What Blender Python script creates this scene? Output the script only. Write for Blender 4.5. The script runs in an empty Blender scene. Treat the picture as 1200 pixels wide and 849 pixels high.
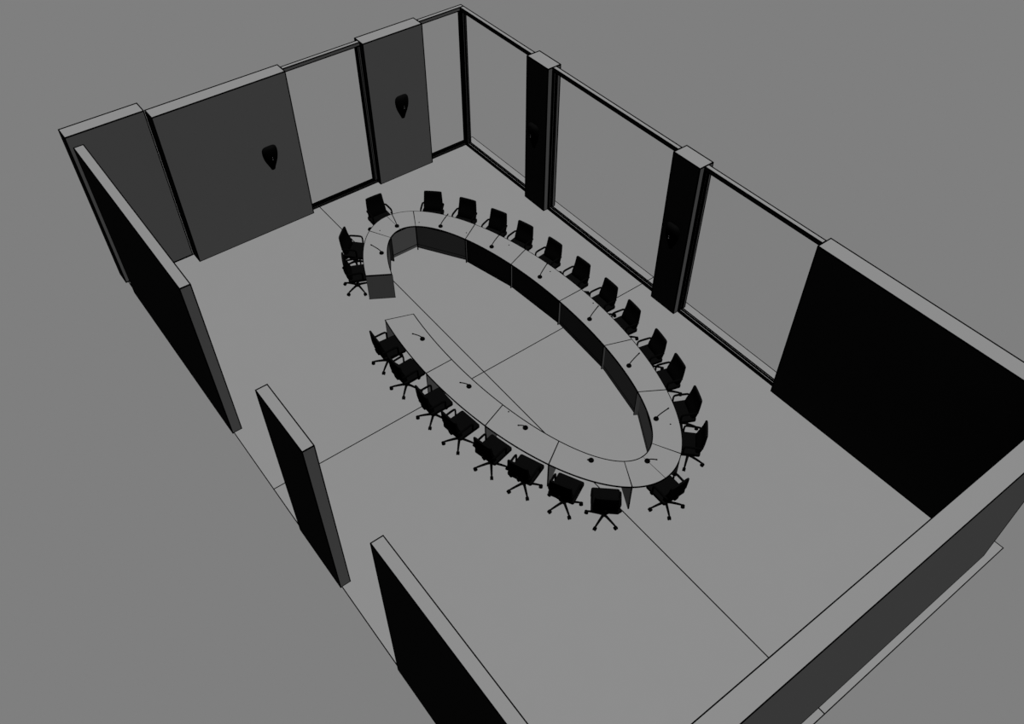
import bpy, math
from mathutils import Vector

# ------------------------------------------------------------------ basics
scene = bpy.context.scene
C = scene.collection
H = 4.091                      # wall height
PI = math.pi


def V(x, y, z):                # plan coordinates (y grows towards the near left side) -> Blender
    return (x, -y, z)


def diffuse(name, albedo, var=0.0, scale=3.0):
    m = bpy.data.materials.new(name)
    m.use_nodes = True
    nt = m.node_tree
    nt.nodes.clear()
    out = nt.nodes.new('ShaderNodeOutputMaterial')
    d = nt.nodes.new('ShaderNodeBsdfDiffuse')
    d.inputs['Color'].default_value = (albedo, albedo, albedo, 1)
    d.inputs['Roughness'].default_value = 0
    nt.links.new(d.outputs[0], out.inputs[0])
    if var:
        n = nt.nodes.new('ShaderNodeTexNoise')
        n.inputs['Scale'].default_value = scale
        n.inputs['Detail'].default_value = 4
        tc = nt.nodes.new('ShaderNodeTexCoord')
        nt.links.new(tc.outputs['Object'], n.inputs['Vector'])
        r = nt.nodes.new('ShaderNodeMapRange')
        r.inputs['To Min'].default_value = albedo * (1 - var)
        r.inputs['To Max'].default_value = albedo * (1 + var)
        nt.links.new(n.outputs['Fac'], r.inputs['Value'])
        nt.links.new(r.outputs[0], d.inputs['Color'])
    return m


A = 0.0068
M_FLOOR = diffuse('pale_floor', A, 0.012, 2.0)
M_WALL = diffuse('grey_wall', A, 0.008, 2.0)
M_TOP = diffuse('grey_laminate', A, 0.008, 5.0)
M_PANEL = diffuse('panel_laminate', A, 0.01, 5.0)
M_LINE = diffuse('black_joint', 0.00002)
M_CHAIR = diffuse('black_fabric', 0.00009, 0.05, 20)
M_CHAIR2 = diffuse('black_plastic', 0.00006, 0.05, 20)
M_MIC = diffuse('black_metal', 0.00006, 0.1, 20)
M_SCONCE = diffuse('black_enamel', 0.0001, 0.1, 20)
M_SCREW = diffuse('dull_steel', 0.004)
M_GLASS = bpy.data.materials.new('clear_glass')
M_GLASS.use_nodes = True
_nt = M_GLASS.node_tree
_nt.nodes.clear()
_o = _nt.nodes.new('ShaderNodeOutputMaterial')
_t = _nt.nodes.new('ShaderNodeBsdfTransparent')
_t.inputs['Color'].default_value = (1, 1, 1, 1)
_nt.links.new(_t.outputs[0], _o.inputs[0])


class MB:
    """collects verts / faces (plan coordinates, z up), then links ONE mesh object"""

    def __init__(self):
        self.v, self.f, self.m = [], [], []

    def quad(self, idx, mat=0):
        self.f.append(tuple(idx))
        self.m.append(mat)

    def add(self, verts, faces, mat=0):
        b = len(self.v)
        self.v += [tuple(p) for p in verts]
        for f in faces:
            self.quad([b + i for i in f], mat)

    def box(self, x0, x1, y0, y1, z0, z1, mat=0):
        vs = [(x, y, z) for z in (z0, z1) for y in (y0, y1) for x in (x0, x1)]
        self.add(vs, [(0, 2, 3, 1), (4, 5, 7, 6), (0, 1, 5, 4), (2, 6, 7, 3), (0, 4, 6, 2), (1, 3, 7, 5)], mat)

    def obox(self, p, q, half, z0, z1, mat=0):
        """upright slab from plan point p to q, half thickness half"""
        dx, dy = q[0] - p[0], q[1] - p[1]
        L = math.hypot(dx, dy)
        nx, ny = -dy / L * half, dx / L * half
        c = [(p[0] + nx, p[1] + ny), (q[0] + nx, q[1] + ny), (q[0] - nx, q[1] - ny), (p[0] - nx, p[1] - ny)]
        vs = [(a, b, z0) for a, b in c] + [(a, b, z1) for a, b in c]
        self.add(vs, [(0, 1, 2, 3), (7, 6, 5, 4), (0, 4, 5, 1), (1, 5, 6, 2), (2, 6, 7, 3), (3, 7, 4, 0)], mat)
        return vs

    def bar(self, a, b, w, mat=1):
        """square bar between two 3D points"""
        a, b = Vector(a), Vector(b)
        d = (b - a).normalized()
        up = Vector((0, 0, 1)) if abs(d.z) < .9 else Vector((1, 0, 0))
        s = d.cross(up).normalized() * (w / 2)
        t = d.cross(s).normalized() * (w / 2)
        a = a - d * w / 2
        b = b + d * w / 2
        vs = [a + s + t, a - s + t, a - s - t, a + s - t, b + s + t, b - s + t, b - s - t, b + s - t]
        self.add(vs, [(0, 1, 2, 3), (7, 6, 5, 4), (0, 4, 5, 1), (1, 5, 6, 2), (2, 6, 7, 3), (3, 7, 4, 0)], mat)

    def edged_box(self, x0, x1, y0, y1, z0, z1, w, mat=0, line=1):
        self.box(x0, x1, y0, y1, z0, z1, mat)
        X, Y, Z = (x0, x1), (y0, y1), (z0, z1)
        for y in Y:
            for z in Z:
                self.bar((x0, y, z), (x1, y, z), w, line)
        for x in X:
            for z in Z:
                self.bar((x, y0, z), (x, y1, z), w, line)
            for y in Y:
                self.bar((x, y, z0), (x, y, z1), w, line)

    def tube(self, pts, rad, n=10, mat=0):
        pts = [Vector(p) for p in pts]
        if not isinstance(rad, (list, tuple)):
            rad = [rad] * len(pts)
        b = len(self.v)
        ref = None
        for i, p in enumerate(pts):
            d = (pts[min(i + 1, len(pts) - 1)] - pts[max(i - 1, 0)]).normalized()
            if ref is None:
                ref = Vector((0, 0, 1)) if abs(d.z) < .9 else Vector((1, 0, 0))
            s = d.cross(ref).normalized()
            t = s.cross(d).normalized()
            ref = t
            for k in range(n):
                a = 2 * PI * k / n
                self.v.append(tuple(p + (s * math.cos(a) + t * math.sin(a)) * rad[i]))
        for i in range(len(pts) - 1):
            for k in range(n):
                k2 = (k + 1) % n
                self.quad((b + i * n + k, b + i * n + k2, b + (i + 1) * n + k2, b + (i + 1) * n + k), mat)
        self.quad([b + k for k in range(n)][::-1], mat)
        self.quad([b + (len(pts) - 1) * n + k for k in range(n)], mat)

    def cyl(self, a, b, r, n=16, mat=0):
        self.tube([a, b], r, n, mat)

    def lathe(self, cx, cy, prof, n=24, mat=0):
        b = len(self.v)
        for r, z in prof:
            for k in range(n):
                a = 2 * PI * k / n
                self.v.append((cx + r * math.cos(a), cy + r * math.sin(a), z))
        for i in range(len(prof) - 1):
            for k in range(n):
                k2 = (k + 1) % n
                self.quad((b + i * n + k, b + i * n + k2, b + (i + 1) * n + k2, b + (i + 1) * n + k), mat)
        self.quad([b + k for k in range(n)][::-1], mat)
        self.quad([b + (len(prof) - 1) * n + k for k in range(n)], mat)

    def rbox(self, x0, x1, y0, y1, z0, z1, r, rz=.012, n=5, mat=0):
        """cushion-like box: plan corners rounded by r, top and bottom edges softened by rz"""
        def ring(inset, z):
            out = []
            rr = max(r - inset, .002)
            for cx, cy, a0 in ((x1 - r, y1 - r, 0), (x0 + r, y1 - r, 90), (x0 + r, y0 + r, 180), (x1 - r, y0 + r, 270)):
                for k in range(n + 1):
                    a = math.radians(a0 + 90 * k / n)
                    out.append((cx + rr * math.cos(a), cy + rr * math.sin(a), z))
            return out
        rings = []
        for k in range(4):
            a = PI / 2 * k / 3
            rings.append(ring(rz * (1 - math.sin(a)), z0 + rz * (1 - math.cos(a))))
        for k in range(4):
            a = PI / 2 * k / 3
            rings.append(ring(rz * (1 - math.cos(a)), z1 - rz * (1 - math.sin(a))))
        b = len(self.v)
        m = len(rings[0])
        for q in rings:
            self.v += q
        for i in range(len(rings) - 1):
            for k in range(m):
                k2 = (k + 1) % m
                self.quad((b + i * m + k, b + i * m + k2, b + (i + 1) * m + k2, b + (i + 1) * m + k), mat)
        self.quad([b + k for k in range(m)][::-1], mat)
        self.quad([b + (len(rings) - 1) * m + k for k in range(m)], mat)

    def build(self, name, mats, parent=None, origin=(0, 0), smooth=False, raw=False):
        """raw: coordinates already in Blender's frame"""
        me = bpy.data.meshes.new(name)
        if raw:
            vs = self.v
        else:
            vs = [(x - origin[0], -(y - origin[1]), z) for x, y, z in self.v]
        me.from_pydata(vs, [], self.f)
        for mt in (mats if isinstance(mats, (list, tuple)) else [mats]):
            me.materials.append(mt)
        for p, k in zip(me.polygons, self.m):
            p.material_index = k
        me.update()
        import bmesh
        bm = bmesh.new()
        bm.from_mesh(me)
        bmesh.ops.recalc_face_normals(bm, faces=bm.faces)
        bm.to_mesh(me)
        bm.free()
        if smooth:
            for p in me.polygons:
                p.use_smooth = True
            try:
                me.set_sharp_from_angle(angle=math.radians(40))
            except Exception:
                pass
        o = bpy.data.objects.new(name, me)
        C.objects.link(o)
        if parent is not None:
            o.parent = parent
        elif not raw:
            o.location = (origin[0], -origin[1], 0)
        return o


def tag(o, label, cat, group=None, kind=None):
    o['label'] = label
    o['category'] = cat
    if group:
        o['group'] = group
    if kind:
        o['kind'] = kind
    return o


def empty(name, x, y, z=0.0, rz=0.0):
    o = bpy.data.objects.new(name, None)
    o.empty_display_size = .2
    C.objects.link(o)
    o.location = (x, -y, z)
    o.rotation_euler = (0, 0, rz)
    return o


# ------------------------------------------------------------------ the setting
LW = .020          # thickness of the black edge strips on the far walls


def wall(name, x0, x1, y0, y1, label, cat='wall', w=LW, z0=0.0, z1=H):
    m = MB()
    ox, oy = (x0 + x1) / 2, (y0 + y1) / 2
    m.edged_box(x0, x1, y0, y1, z0, z1, w)
    o = m.build(name, [M_WALL, M_LINE], origin=(ox, oy))
    return tag(o, label, cat, kind='structure')


# floor slab: pale sheet with black joints that quarter it and a black rim
FX0, FX1, FY0, FY1 = -.356, 16.823, -.528, 9.800
FXM, FYM = 7.287, 4.635
fl = MB()


def floor_grid():
    e, j = .022, .0115
    xs = [FX0, FX0 + e, FXM - j, FXM + j, FX1 - e * .8, FX1]
    ys = [FY0, FY0 + e, FYM - j, FYM + j, FY1 - e * .8, FY1]
    b = len(fl.v)
    for y in ys:
        for x in xs:
            fl.v.append((x, y, 0.0))
    n = len(xs)
    for iy in range(n - 1):
        for ix in range(n - 1):
            a = b + iy * n + ix
            fl.quad((a, a + 1, a + n + 1, a + n), 1 if (ix in (0, 2, 4) or iy in (0, 2, 4)) else 0)
    # rim and underside
    c = [(FX0, FY0), (FX1, FY0), (FX1, FY1), (FX0, FY1)]
    t = -.012
    for k in range(4):
        p, q = c[k], c[(k + 1) % 4]
        fl.add([(p[0], p[1], 0), (q[0], q[1], 0), (q[0], q[1], t), (p[0], p[1], t)], [(0, 1, 2, 3)], 1)
    fl.add([(x, y, t) for x, y in c], [(0, 1, 2, 3)], 0)


floor_grid()
tag(fl.build('floor', [M_FLOOR, M_LINE]), 'pale grey floor slab quartered by thin black joints', 'floor', kind='structure')

# back-left side (faces +x)
wall('wall_back', -.763, -.376, 8.124, 9.843, 'recessed grey wall block at the far left corner of the room', w=.024)
wall('wall_back', -.375, 0, 4.889, 8.091, 'widest grey back wall block, carrying the left teardrop sconce', w=.024)
wall('wall_back', -.375, 0, 1.118, 2.810, 'narrower grey back wall block between two window openings', w=.024)
# window side
wall('column', 2.823, 3.609, -.372, 0, 'black-faced column between the first and second window-side openings, nearer the far corner', 'column', w=.024)
wall('column', 7.751, 8.503, -.372, 0, 'black-faced column on the window side closest to the long solid wall', 'column', w=.022)
wall('wall_right', 11.525, 16.335, -.363, 0, 'long solid black-faced wall at the right of the room', w=.021)
# near right end
wall('wall_front', 16.335, 16.684, -.065, 9.818, 'pale-topped end wall crossing the lower right corner', w=.017)
# near left side: three free-standing wall panels
wall('wall_left', .105, 5.496, 9.617, 9.818, 'longest freestanding side wall panel, at the far left', w=.021)
wall('wall_left', 8.444, 9.968, 9.617, 9.818, 'short freestanding side wall panel standing between the two long ones', w=.018)
wall('wall_left', 11.920, 16.335, 9.617, 9.818, 'freestanding side wall panel running out of the bottom of the picture', w=.016)


def window(name, axis, a0, a1, label, mull=(.085, .085), w=.022):
    """axis 'y': opening in the back wall, spans y a0..a1; axis 'x': opening on the window side"""
    d0, d1 = -.240, -.135
    b = .085 if axis == 'y' else .078
    cx = (a0 + a1) / 2
    org = (d0, cx) if axis == 'y' else (cx, d0)
    root = empty(name, *org)
    tag(root, label, 'window', kind='structure')

    def bx(m, p0, p1, z0, z1, w):
        if axis == 'y':
            m.edged_box(d0, d1, p0, p1, z0, z1, w)
        else:
            m.edged_box(p0, p1, d0, d1, z0, z1, w)
    parts = [('top_rail', a0, a1, H - b, H), ('bottom_rail', a0, a1, .005, b),
             ('mullion', a0, a0 + mull[0], b, H - b), ('mullion', a1 - mull[1], a1, b, H - b)]
    for nm, p0, p1, z0, z1 in parts:
        m = MB()
        bx(m, p0, p1, z0, z1, w if nm == 'top_rail' else w * 1.35)
        # black glazing gasket along the middle of the member
        dc = (d0 + d1) / 2
        def g(pp, dd, zz):
            return (dd, pp, zz) if axis == 'y' else (pp, dd, zz)
        if nm == 'bottom_rail':
            m.bar(g(a0, dc, b), g(a1, dc, b), .040)
            m.bar(g(a0, d1, b * .5), g(a1, d1, b * .5), .022)
        elif nm == 'mullion':
            pm = p1 if p0 == a0 else p0
            m.bar(g(pm, dc, z0), g(pm, dc, z1), .040)
            m.bar(g((p0 + p1) / 2, d1, z0), g((p0 + p1) / 2, d1, z1), .022)
        m.build(nm, [M_WALL, M_LINE], root, origin=org)
    m = MB()
    dm = (d0 + d1) / 2
    if axis == 'y':
        m.box(dm - .004, dm + .004, a0 + b, a1 - b, b, H - b)
    else:
        m.box(a0 + b, a1 - b, dm - .004, dm + .004, b, H - b)
    m.build('pane', M_GLASS, root, origin=org)


window('window_1', 'y', 2.820, 4.879, 'tall framed opening in the back wall between the two grey wall blocks', (.085, .04))
window('window_2', 'y', -.240, 1.108, 'narrow framed opening in the back wall beside the far room corner', (.085, .04))
window('window_3', 'x', -.125, 2.813, 'framed opening on the window side from the far corner to the first column')
window('window_4', 'x', 3.619, 7.741, 'wide framed opening between the two black-faced columns', (.045, .045))
window('window_5', 'x', 8.513, 11.515, 'framed opening between the second column and the long solid wall', (.045, .045), w=.020)

# ------------------------------------------------------------------ sconces


def half_shell(m, r_of, zs, depth, n=14, mat=0):
    b = len(m.v)
    for z, r in zip(zs, r_of):
        for k in range(n + 1):
            a = PI * k / n
            m.v.append((r * math.cos(a), -depth * r * math.sin(a) - .001, z))
    w = n + 1
    for i in range(len(zs) - 1):
        for k in range(n):
            m.quad((b + i * w + k, b + i * w + k + 1, b + (i + 1) * w + k + 1, b + (i + 1) * w + k), mat)
        m.quad((b + i * w + n, b + i * w, b + (i + 1) * w, b + (i + 1) * w + n), mat)
    m.quad([b + k for k in range(w)], mat)
    m.quad([b + (len(zs) - 1) * w + k for k in range(w)], mat)


def make_sconce():
    root = empty('wall_sconce', 0, 0)
    zs = [-.35, -.335, -.28, -.20, -.12, -.04, .04, .12, .19, .25, .29, .312, .32]
    rs = [.045, .052, .072, .108, .142, .170, .188, .197, .197, .186, .160, .120, .07]
    m = MB()
    half_shell(m, rs, zs, .62)
    m.build('lamp_shade', M_SCONCE, root, raw=True, smooth=True)
    m = MB()
    m.box(-.05, .05, -.006, .0, -.30, .24)
    m.build('mounting_plate', M_SCONCE, root, raw=True)
    for z in (.045, -.015):
        m = MB()
        m.cyl((0, -.105, z), (0, -.125, z), .010, 10)
        m.build('screw', M_SCREW, root, raw=True)
    return root


def copy_tree(o, parent=None):
    c = o.copy()
    C.objects.link(c)
    if parent is not None:
        c.parent = parent
    for ch in [x for x in bpy.data.objects if x.parent is o]:
        copy_tree(ch, c)
    return c


sc = make_sconce()
SC = [
    (0.0, 5.685, PI / 2, 'black teardrop wall sconce on the widest back wall block'),
    (0.0, 1.905, PI / 2, 'black teardrop wall sconce on the narrower back wall block'),
    (3.14, 0.0, 0, 'black teardrop wall sconce on the column nearer the far corner'),
    (8.08, 0.0, 0, 'black teardrop wall sconce on the column closest to the long solid wall'),
]
for i, (x, y, rz, lab) in enumerate(SC):
    o = sc if i == 0 else copy_tree(sc)
    o.location = (x, -y, 2.085)
    o.rotation_euler = (0, 0, rz)
    tag(o, lab, 'wall lamp', 'teardrop wall sconces')

# ------------------------------------------------------------------ conference table ring
CX, CY = 7.135, 3.87
OA, OB, IA, IB = 5.0, 2.145, 4.345, 1.475
TZ0, TZ1 = .722, .75


def oe(t, k=1.0):
    t = math.radians(t)
    return (CX + OA * k * math.cos(t), CY + OB * k * math.sin(t))


def ie(t):
    t = math.radians(t)
    return (CX + IA * math.cos(t), CY + IB * math.sin(t))


def lerp(p, q, s):
    return (p[0] + (q[0] - p[0]) * s, p[1] + (q[1] - p[1]) * s)


BND = [(132.8, 135), (162.4, 166), (197.6, 194), (227.2, 225), (247.8, 247.5), (270, 270), (292.2, 292.5),
       (312.8, 315), (342.4, 346), (377.6, 374), (407.2, 405), (427.8, 427.5), (450, 450), (472.2, 472.5)]
SEC_LABEL = [
    'curved table section at the far left with a dark end panel facing the gap',
    'tightly curved table section closing the far left end of the ring',
    'table section joining the far left end to the window-side run',
    'second table section of the window-side run from the far left end',
    'table section of the window-side run just left of its middle joint',
    'table section of the window-side run just right of its middle joint',
    'table section of the window-side run before the last one at the right',
    'last table section of the window-side run before the tight right end',
    'tightly curved table section closing the right end of the ring',
    'table section of the near-side run next to the tight right end',
    'near-side table section second from the tight right end of the ring',
    'near-side table section third from the tight right end, beside the free-ended one',
    'table section with the free straight end at the gap of the near-side run',
]
GROM = {1: (2.84, 3.34), 0: (3.0, 5.05), 2: (3.91, 2.65), 3: (4.88, 2.11), 4: (6.23, 1.92), 5: (7.65, 1.82),
        6: (9.25, 2.02), 7: (11.24, 2.88), 11: (9.0, 5.23)}
GROM[0] = (2.5, 4.33)
# (2.5, 4.33) lies on the tight left end next to its joint
GROM = {1: [(2.52, 4.30), (2.84, 3.36)], 2: [(3.88, 2.66)], 3: [(4.88, 2.11)], 4: [(6.23, 1.92)], 5: [(7.65, 1.82)],
        7: [(11.24, 2.88)], 10: [(9.02, 5.26)]}

for s in range(13):
    (o0, i0), (o1, i1) = BND[s], BND[s + 1]
    tight = s in (1, 8)
    N = 24
    ts = [k / N for k in range(N + 1)]
    jl = .012
    L = math.hypot(oe(o1)[0] - oe(o0)[0], oe(o1)[1] - oe(o0)[1])
    e0 = e1 = jl / L
    if s == 0:
        e0 = .020 / L
    if s == 12:
        e1 = .024 / L
    ts = [0, e0] + [t for t in ts if e0 * 1.5 < t < 1 - e1 * 1.5] + [1 - e1, 1]
    dark = {0, len(ts) - 2}
    if tight:
        k = [i for i, t in enumerate(ts) if abs(t - .5) < 1e-6][0]
        ts = ts[:k] + [.5 - .0065 / L, .5 + .0065 / L] + ts[k + 1:]
        dark = {0, len(ts) - 2, k}
    mid = lerp(oe((o0 + o1) / 2), ie((i0 + i1) / 2), .5)
    root = empty('conference_table_section', *mid)
    tag(root, SEC_LABEL[s], 'table section', 'sections of the oval conference table')
    # tabletop
    m = MB()
    rows = []
    for t in ts:
        po, pi_ = oe(o0 + (o1 - o0) * t), ie(i0 + (i1 - i0) * t)
        wd = math.hypot(po[0] - pi_[0], po[1] - pi_[1])
        rows.append([lerp(pi_, po, u) for u in (0, .023 / wd, 1 - .018 / wd, 1)])
    b = 0
    for z in (TZ1, TZ0):
        for r in rows:
            for p in r:
                m.v.append((p[0], p[1], z))
    n = len(rows)
    for i in range(n - 1):
        for j in range(3):
            a = i * 4 + j
            m.quad((a, a + 1, a + 5, a + 4), 1 if (i in dark or j in (0, 2)) else 0)
            a += n * 4
            m.quad((a, a + 4, a + 5, a + 1), 0)
        for j in (0, 3):
            a = i * 4 + j
            m.quad((a, a + 4, a + 4 + n * 4, a + n * 4), 1)
    for i in (0, n - 1):
        for j in range(3):
            a = i * 4 + j
            m.quad((a, a + 1, a + 1 + n * 4, a + n * 4), 1)
    m.build('tabletop', [M_TOP, M_LINE], root, origin=mid)
    # side panels at both joints
    for (to, ti, sg) in ((o0, i0, 1), (o1, i1, -1)):
        p, q = oe(to), ie(ti)
        dx, dy = q[0] - p[0], q[1] - p[1]
        Ld = math.hypot(dx, dy)
        nx, ny = -dy / Ld, dx / Ld
        c = lerp(oe((o0 + o1) / 2), ie((i0 + i1) / 2), .5)
        if (c[0] - p[0]) * nx + (c[1] - p[1]) * ny < 0:
            nx, ny = -nx, -ny
        h = .0065
        p2 = lerp(p, q, .015)
        p2 = (p2[0] + nx * h, p2[1] + ny * h)
        q2 = lerp(p, q, 1.0)
        q2 = (q2[0] + nx * h, q2[1] + ny * h)
        m = MB()
        m.obox(p2, q2, h * .98, .0, TZ0)
        m.bar((q2[0], q2[1], .0), (q2[0], q2[1], TZ0 - .006), h * 1.9)
        w = .006
        for r in (p2, q2):
            for sd in (1, -1):
                e = (r[0] + nx * h * sd * .7, r[1] + ny * h * sd * .7)
                m.bar((e[0], e[1], 0), (e[0], e[1], TZ0 - .006), w)
        if s in (0, 12):
            m.bar((p2[0], p2[1], .004), (q2[0], q2[1], .004), .02)
        o = m.build('side_panel', [M_PANEL, M_LINE], root, origin=mid)
    # modesty panel and recessed plinth along the chord of the inner edge
    def chord(rec, sh):
        p, q = ie(i0), ie(i1)
        dx, dy = q[0] - p[0], q[1] - p[1]
        Ld = math.hypot(dx, dy)
        nx, ny = -dy / Ld, dx / Ld
        c = oe((o0 + o1) / 2)
        if (c[0] - p[0]) * nx + (c[1] - p[1]) * ny < 0:
            nx, ny = -nx, -ny
        # follow the joints outwards so that the ends meet the side panels
        a = lerp(p, oe(o0), rec / .66)
        b_ = lerp(q, oe(o1), rec / .66)
        k = sh / math.hypot(b_[0] - a[0], b_[1] - a[1])
        return lerp(a, b_, k), lerp(a, b_, 1 - k)
    rec = {0: .100, 1: .128, 2: .090, 7: .090, 8: .135, 9: .100}.get(s, .036)
    foot, thick = (.088 if tight else .020), .030
    m = MB()
    f0, f1 = chord(rec, .014)
    b0, b1 = chord(rec + thick, .014)
    zt = TZ0 - .003
    vs = [(p[0], p[1], z) for z in (foot, zt) for p in (f0, f1, b1, b0)]
    m.add(vs, [(0, 1, 2, 3), (0, 4, 5, 1), (1, 5, 6, 2), (2, 6, 7, 3), (3, 7, 4, 0)])
    m.add(vs, [(4, 7, 6, 5)], 1)
    m.bar((f0[0], f0[1], foot), (f1[0], f1[1], foot), .016)
    m.build('modesty_panel', [M_PANEL, M_LINE], root, origin=mid)
    if tight:
        m = MB()
        p, q = chord(rec + .010, .014)
        m.obox(p, q, .008, .0, foot - .002)
        m.bar((p[0], p[1], .004), (q[0], q[1], .004), .012)
        m.build('plinth', [M_PANEL, M_LINE], root, origin=mid)
    else:
        m = MB()
        p, q = chord(rec - .004, .014)
        m.bar((p[0], p[1], .12), (q[0], q[1], .12), .008, 0)
        m.build('panel_edge_strip', [M_LINE], root, origin=mid)
    for gx, gy in GROM.get(s, []):
        m = MB()
        m.lathe(gx, gy, [(.016, .749), (.017, .752), (.013, .754), (.008, .7535)], 14)
        m.build('cable_grommet', M_MIC, root, origin=mid, smooth=True)

# ------------------------------------------------------------------ microphones


def make_mic():
    """local frame: +y points to the seated speaker"""
    root = empty('gooseneck_microphone', 0, 0)
    m = MB()
    prof = [(.052, 0), (.056, .006), (.056, .02), (.050, .034), (.034, .042), (.015, .048), (.011, .056)]
    m.lathe(0, 0, prof, 20)
    m.build('base', M_MIC, root, raw=True, smooth=True)
    m = MB()
    pts = []
    for k in range(13):
        t = k / 12
        # quadratic bend: up, then out
        p0, p1, p2 = Vector((0, 0, .05)), Vector((0, .045, .14)), Vector((0, .20, .28))
        pts.append((1 - t) ** 2 * p0 + 2 * t * (1 - t) * p1 + t * t * p2)
    m.tube(pts, .0115, 8)
    m.build('gooseneck', M_MIC, root, raw=True, smooth=True)
    m = MB()
    d = (pts[-1] - pts[-2]).normalized()
    hp = [pts[-1] + d * s for s in (-.004, .004, .02, .036, .044)]
    m.tube(hp, [.009, .014, .016, .013, .005], 10)
    m.build('microphone_head', M_MIC, root, raw=True, smooth=True)
    m = MB()
    m.box(-.014, .014, .022, .034, .034, .043)
    m.build('talk_button', M_CHAIR2, root, raw=True)
    return root


mic = make_mic()
ORD = ['first', 'second', 'third', 'fourth', 'fifth', 'sixth']
MICS = [
    (3.28, 4.72, 'on the table section beside the gap at the far left'),
    (2.64, 3.88, 'on the tightly curved table section at the far left end'),
    (3.30, 3.03, 'first on the window-side run, counted from the far left end'),
    (4.69, 2.49, 'second on the window-side run, counted from the far left end'),
    (6.24, 2.24, 'third on the window-side run, just left of its middle joint'),
    (8.00, 2.23, 'fourth on the window-side run, just right of its middle joint'),
    (9.57, 2.48, 'fifth on the window-side run, counted from the far left end'),
    (10.97, 3.02, 'last on the window-side run, near the tight right end'),
    (11.63, 3.88, 'on the tightly curved table section at the right end'),
    (10.96, 4.73, 'on the near-side section next to the tight right end'),
    (9.56, 5.25, 'on the near-side section second from the right end'),
    (7.99, 5.51, 'on the near-side table section next to the free-ended one'),
    (6.26, 5.52, 'on the free-ended near-side section beside the gap'),
]
for i, (x, y, lab) in enumerate(MICS):
    o = mic if i == 0 else copy_tree(mic)
    dx, dy = (x - CX) / (IA * IA), (y - CY) / (IB * IB)
    ang = math.atan2(-dy, dx)
    if i in (2, 3):
        ang = math.atan2(.97, .12)
    o.location = (x, -y, .7505)
    o.rotation_euler = (0, 0, ang - PI / 2)
    tag(o, 'small black gooseneck microphone ' + lab, 'microphone', 'gooseneck microphones on the conference table')

# ------------------------------------------------------------------ chairs


def make_chair():
    """local frame: +y is the back of the chair, the sitter faces -y"""
    root = empty('office_chair', 0, 0)
    m = MB()
    m.rbox(-.275, .275, -.342, .195, .415, .500, .04, .016)
    m.build('seat', M_CHAIR, root, raw=True, smooth=True)
    # backrest: a curved slab with rounded corners
    # (front y, rear y, z, half width)
    prof = [(.100, .165, .400, .215), (.092, .188, .450, .236), (.090, .212, .510, .240), (.098, .230, .570, .241),
            (.122, .243, .640, .240), (.152, .252, .710, .238), (.180, .258, .790, .234), (.198, .262, .870, .230),
            (.210, .266, .940, .226), (.216, .268, .975, .224), (.220, .268, .990, .221), (.230, .264, 1.000, .212)]
    m = MB()
    nc = 10
    for side in (0, 1):
        for i, (yf, yr, z, hwid) in enumerate(prof):
            for j in range(nc + 1):
                u = -1 + 2 * j / nc
                y = yr if side == 0 else yf
                if j in (0, nc):
                    y = y + ((yf + yr) / 2 - y) * .35
                m.v.append((hwid * u, y - .006 * u * u, z))
    w = nc + 1
    n = len(prof)
    for side in (0, 1):
        for i in range(n - 1):
            for j in range(nc):
                a = side * n * w + i * w + j
                m.quad((a, a + 1, a + w + 1, a + w))
    S = n * w
    for i in range(n - 1):
        for j in (0, nc):
            a = i * w + j
            m.quad((a, a + w, a + w + S, a + S))
    for j in range(nc):
        for i in (0, n - 1):
            a = i * w + j
            m.quad((a, a + 1, a + 1 + S, a + S))
    m.build('backrest', M_CHAIR, root, raw=True, smooth=True)
    m = MB()
    m.tube([(0, .02, .405), (0, .13, .39), (0, .20, .42), (0, .238, .52), (0, .262, .62)], [.022, .024, .026, .024, .018], 10)
    m.build('back_support', M_CHAIR2, root, raw=True, smooth=True)
    for sx in (-1, 1):
        m = MB()
        x = sx * .268
        pts = [(sx * .222, .215, .640), (x * .93, .195, .668), (x, .15, .680), (x, .05, .688), (x, -.06, .694), (x, -.115, .690),
               (x, -.142, .672), (x, -.15, .63), (x, -.15, .56), (x, -.148, .48), (x * .96, -.140, .445), (x * .8, -.13, .430)]
        m.tube(pts, [.018, .021, .023, .024, .024, .023, .021, .020, .020, .020, .018, .016], 10)
        m.build('armrest', M_CHAIR2, root, raw=True, smooth=True)
    m = MB()
    m.rbox(-.09, .09, -.12, .10, .385, .43, .02, .008)
    m.tube([(0, -.02, .40), (.13, -.03, .395), (.20, -.035, .39)], [.007, .007, .010], 8)
    m.build('tilt_mechanism', M_CHAIR2, root, raw=True, smooth=True)
    m = MB()
    m.lathe(0, 0, [(.040, .07), (.042, .13), (.032, .14), (.030, .25), (.020, .255), (.018, .40)], 16)
    m.build('gas_lift', M_CHAIR2, root, raw=True, smooth=True)
    for k in range(5):
        a = math.radians(61 + 72 * k)
        c, s = math.cos(a), math.sin(a)

        def P(r, z, t=0):
            return (r * c - t * s, r * s + t * c, z)
        m = MB()
        m.tube([P(.02, .112), P(.10, .112), P(.20, .104), P(.28, .094), P(.315, .086), P(.330, .070)],
               [.032, .027, .024, .021, .019, .015], 8)
        leg = m.build('leg', M_CHAIR2, root, raw=True, smooth=True)
        m = MB()
        m.cyl(P(.330, .085), P(.330, .045), .014, 8)
        for t0, t1 in ((-.032, -.007), (.007, .032)):
            # wheel axle lies across the leg
            m.tube([P(.340, .041, t0), P(.340, .041, t0 + .004), P(.340, .041, t1 - .004), P(.340, .041, t1)],
                   [.033, .041, .041, .033], 14)
        m.tube([P(.340, .041, -.007), P(.340, .041, .007)], .034, 10)
        m.build('castor', M_CHAIR2, leg, raw=True, smooth=True)
    return root


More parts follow.
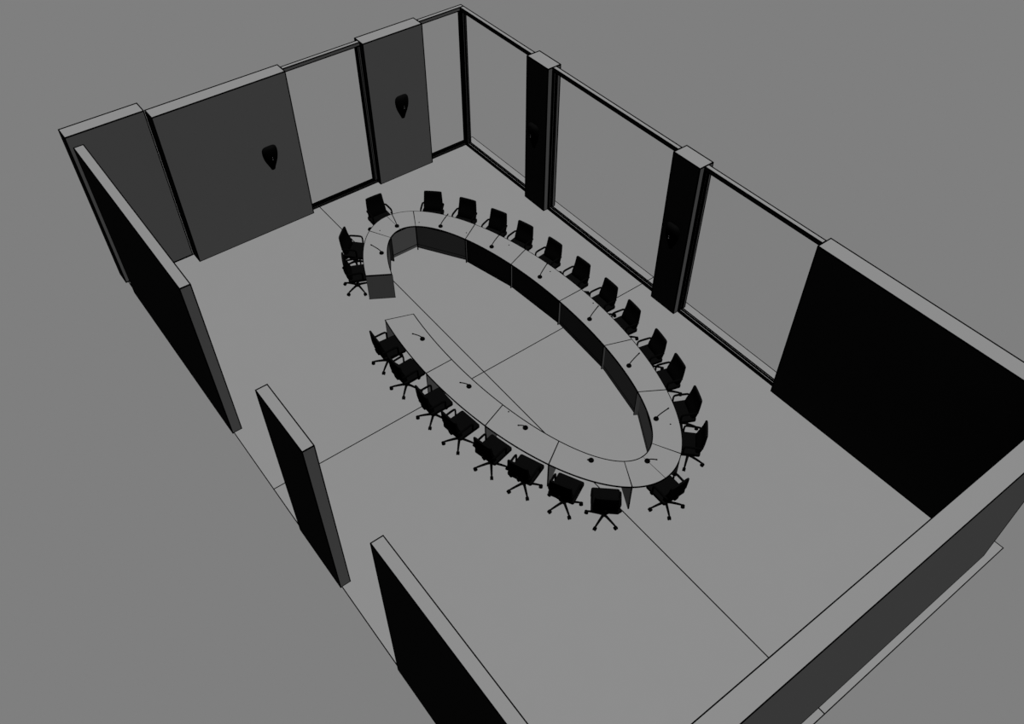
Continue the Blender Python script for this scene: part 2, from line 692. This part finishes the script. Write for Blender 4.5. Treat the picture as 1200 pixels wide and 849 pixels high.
chair = make_chair()
CH = [
    # near row (along the free-standing wall panels), counted from the gap
    (5.792, 6.175, 94, 'first in the near-side row, beside the gap in the table'),
    (6.637, 6.235, 88, 'second in the near-side row, counted from the gap'),
    (7.688, 6.237, 91, 'third in the near-side row, counted from the gap'),
    (8.543, 6.172, 84, 'fourth in the near-side row, counted from the gap'),
    (9.440, 6.020, 78, 'fifth in the near-side row, counted from the gap'),
    (10.230, 5.802, 69, 'sixth in the near-side row, counted from the gap'),
    (11.050, 5.453, 64, 'second to last in the near-side row'),
    (11.742, 5.025, 42, 'last in the near-side row, its back square to the viewer'),
    (12.253, 3.876, 2, 'standing alone at the tight right end of the table'),
    # far left end
    (3.231, 5.444, 115, 'at the far left beside the dark table end panel'),
    (2.461, 5.035, 137, 'at the far left, half hidden by the curved table end'),
    (1.778, 3.865, 182.6, 'standing alone behind the tight far left end of the table'),
    # window side
    (2.457, 2.723, 222.8, 'first in the window-side row, counted from the far left end'),
    (3.195, 2.244, 240.1, 'second in the window-side row, counted from the far left end'),
    (4.019, 1.922, 248.0, 'third in the window-side row, counted from the far left end'),
    (4.779, 1.704, 255.4, 'fourth in the window-side row, counted from the far left end'),
    (5.685, 1.549, 264.0, 'fifth in the window-side row, counted from the far left end'),
    (6.625, 1.474, 266.7, 'sixth in the window-side row, counted from the far left end'),
    (7.566, 1.464, 271.9, 'sixth from the right in the window-side row'),
    (8.410, 1.545, 276.7, 'fifth from the right in the window-side row'),
    (9.413, 1.711, 282.6, 'fourth from the right in the window-side row'),
    (10.174, 1.899, 286.6, 'third from the right in the window-side row'),
    (11.014, 2.246, 296.7, 'second from the right in the window-side row'),
    (11.705, 2.725, 315.7, 'rightmost in the window-side row, its castors in view'),
]
for i, (x, y, out, lab) in enumerate(CH):
    o = chair if i == 0 else copy_tree(chair)
    o.location = (x, -y, 0)
    o.rotation_euler = (0, 0, math.radians(-out - 90))
    tag(o, 'black swivel office chair ' + lab, 'chair', 'office chairs around the conference table')

# ------------------------------------------------------------------ light


def sun(name, vec):
    """vec: direction towards the light times the radiance it gives a face of albedo A turned to it"""
    v = Vector(vec)
    L = bpy.data.lights.new(name, 'SUN')
    L.energy = v.length * PI / A
    L.angle = 0
    L.use_shadow = False
    o = bpy.data.objects.new(name, L)
    C.objects.link(o)
    o.rotation_euler = v.to_track_quat('Z', 'Y').to_euler()
    o.location = (8, -4, 12)
    return o


sun('key_light', (.0370, .0130, .170))
sun('fill_light', (-.0340, .0, .0932))

w = bpy.data.worlds.new('world')
scene.world = w
w.use_nodes = True
bg = w.node_tree.nodes['Background']
bg.inputs['Color'].default_value = (.2122, .2122, .2122, 1)
bg.inputs['Strength'].default_value = 1

# ------------------------------------------------------------------ camera
cam = bpy.data.cameras.new('camera')
cam.sensor_width = 36
cam.lens = 1053.2035 / 1200 * 36
cam.clip_end = 200
co = bpy.data.objects.new('camera', cam)
C.objects.link(co)
co.location = (18.2509, -12.2100, 14.8391)
co.rotation_euler = (.7422, -.0001, .9196)
scene.camera = co

scene.view_settings.view_transform = 'Standard'
scene.view_settings.look = 'None'
scene.view_settings.gamma = 1
scene.view_settings.exposure = 0
scene.view_settings.use_curve_mapping = False
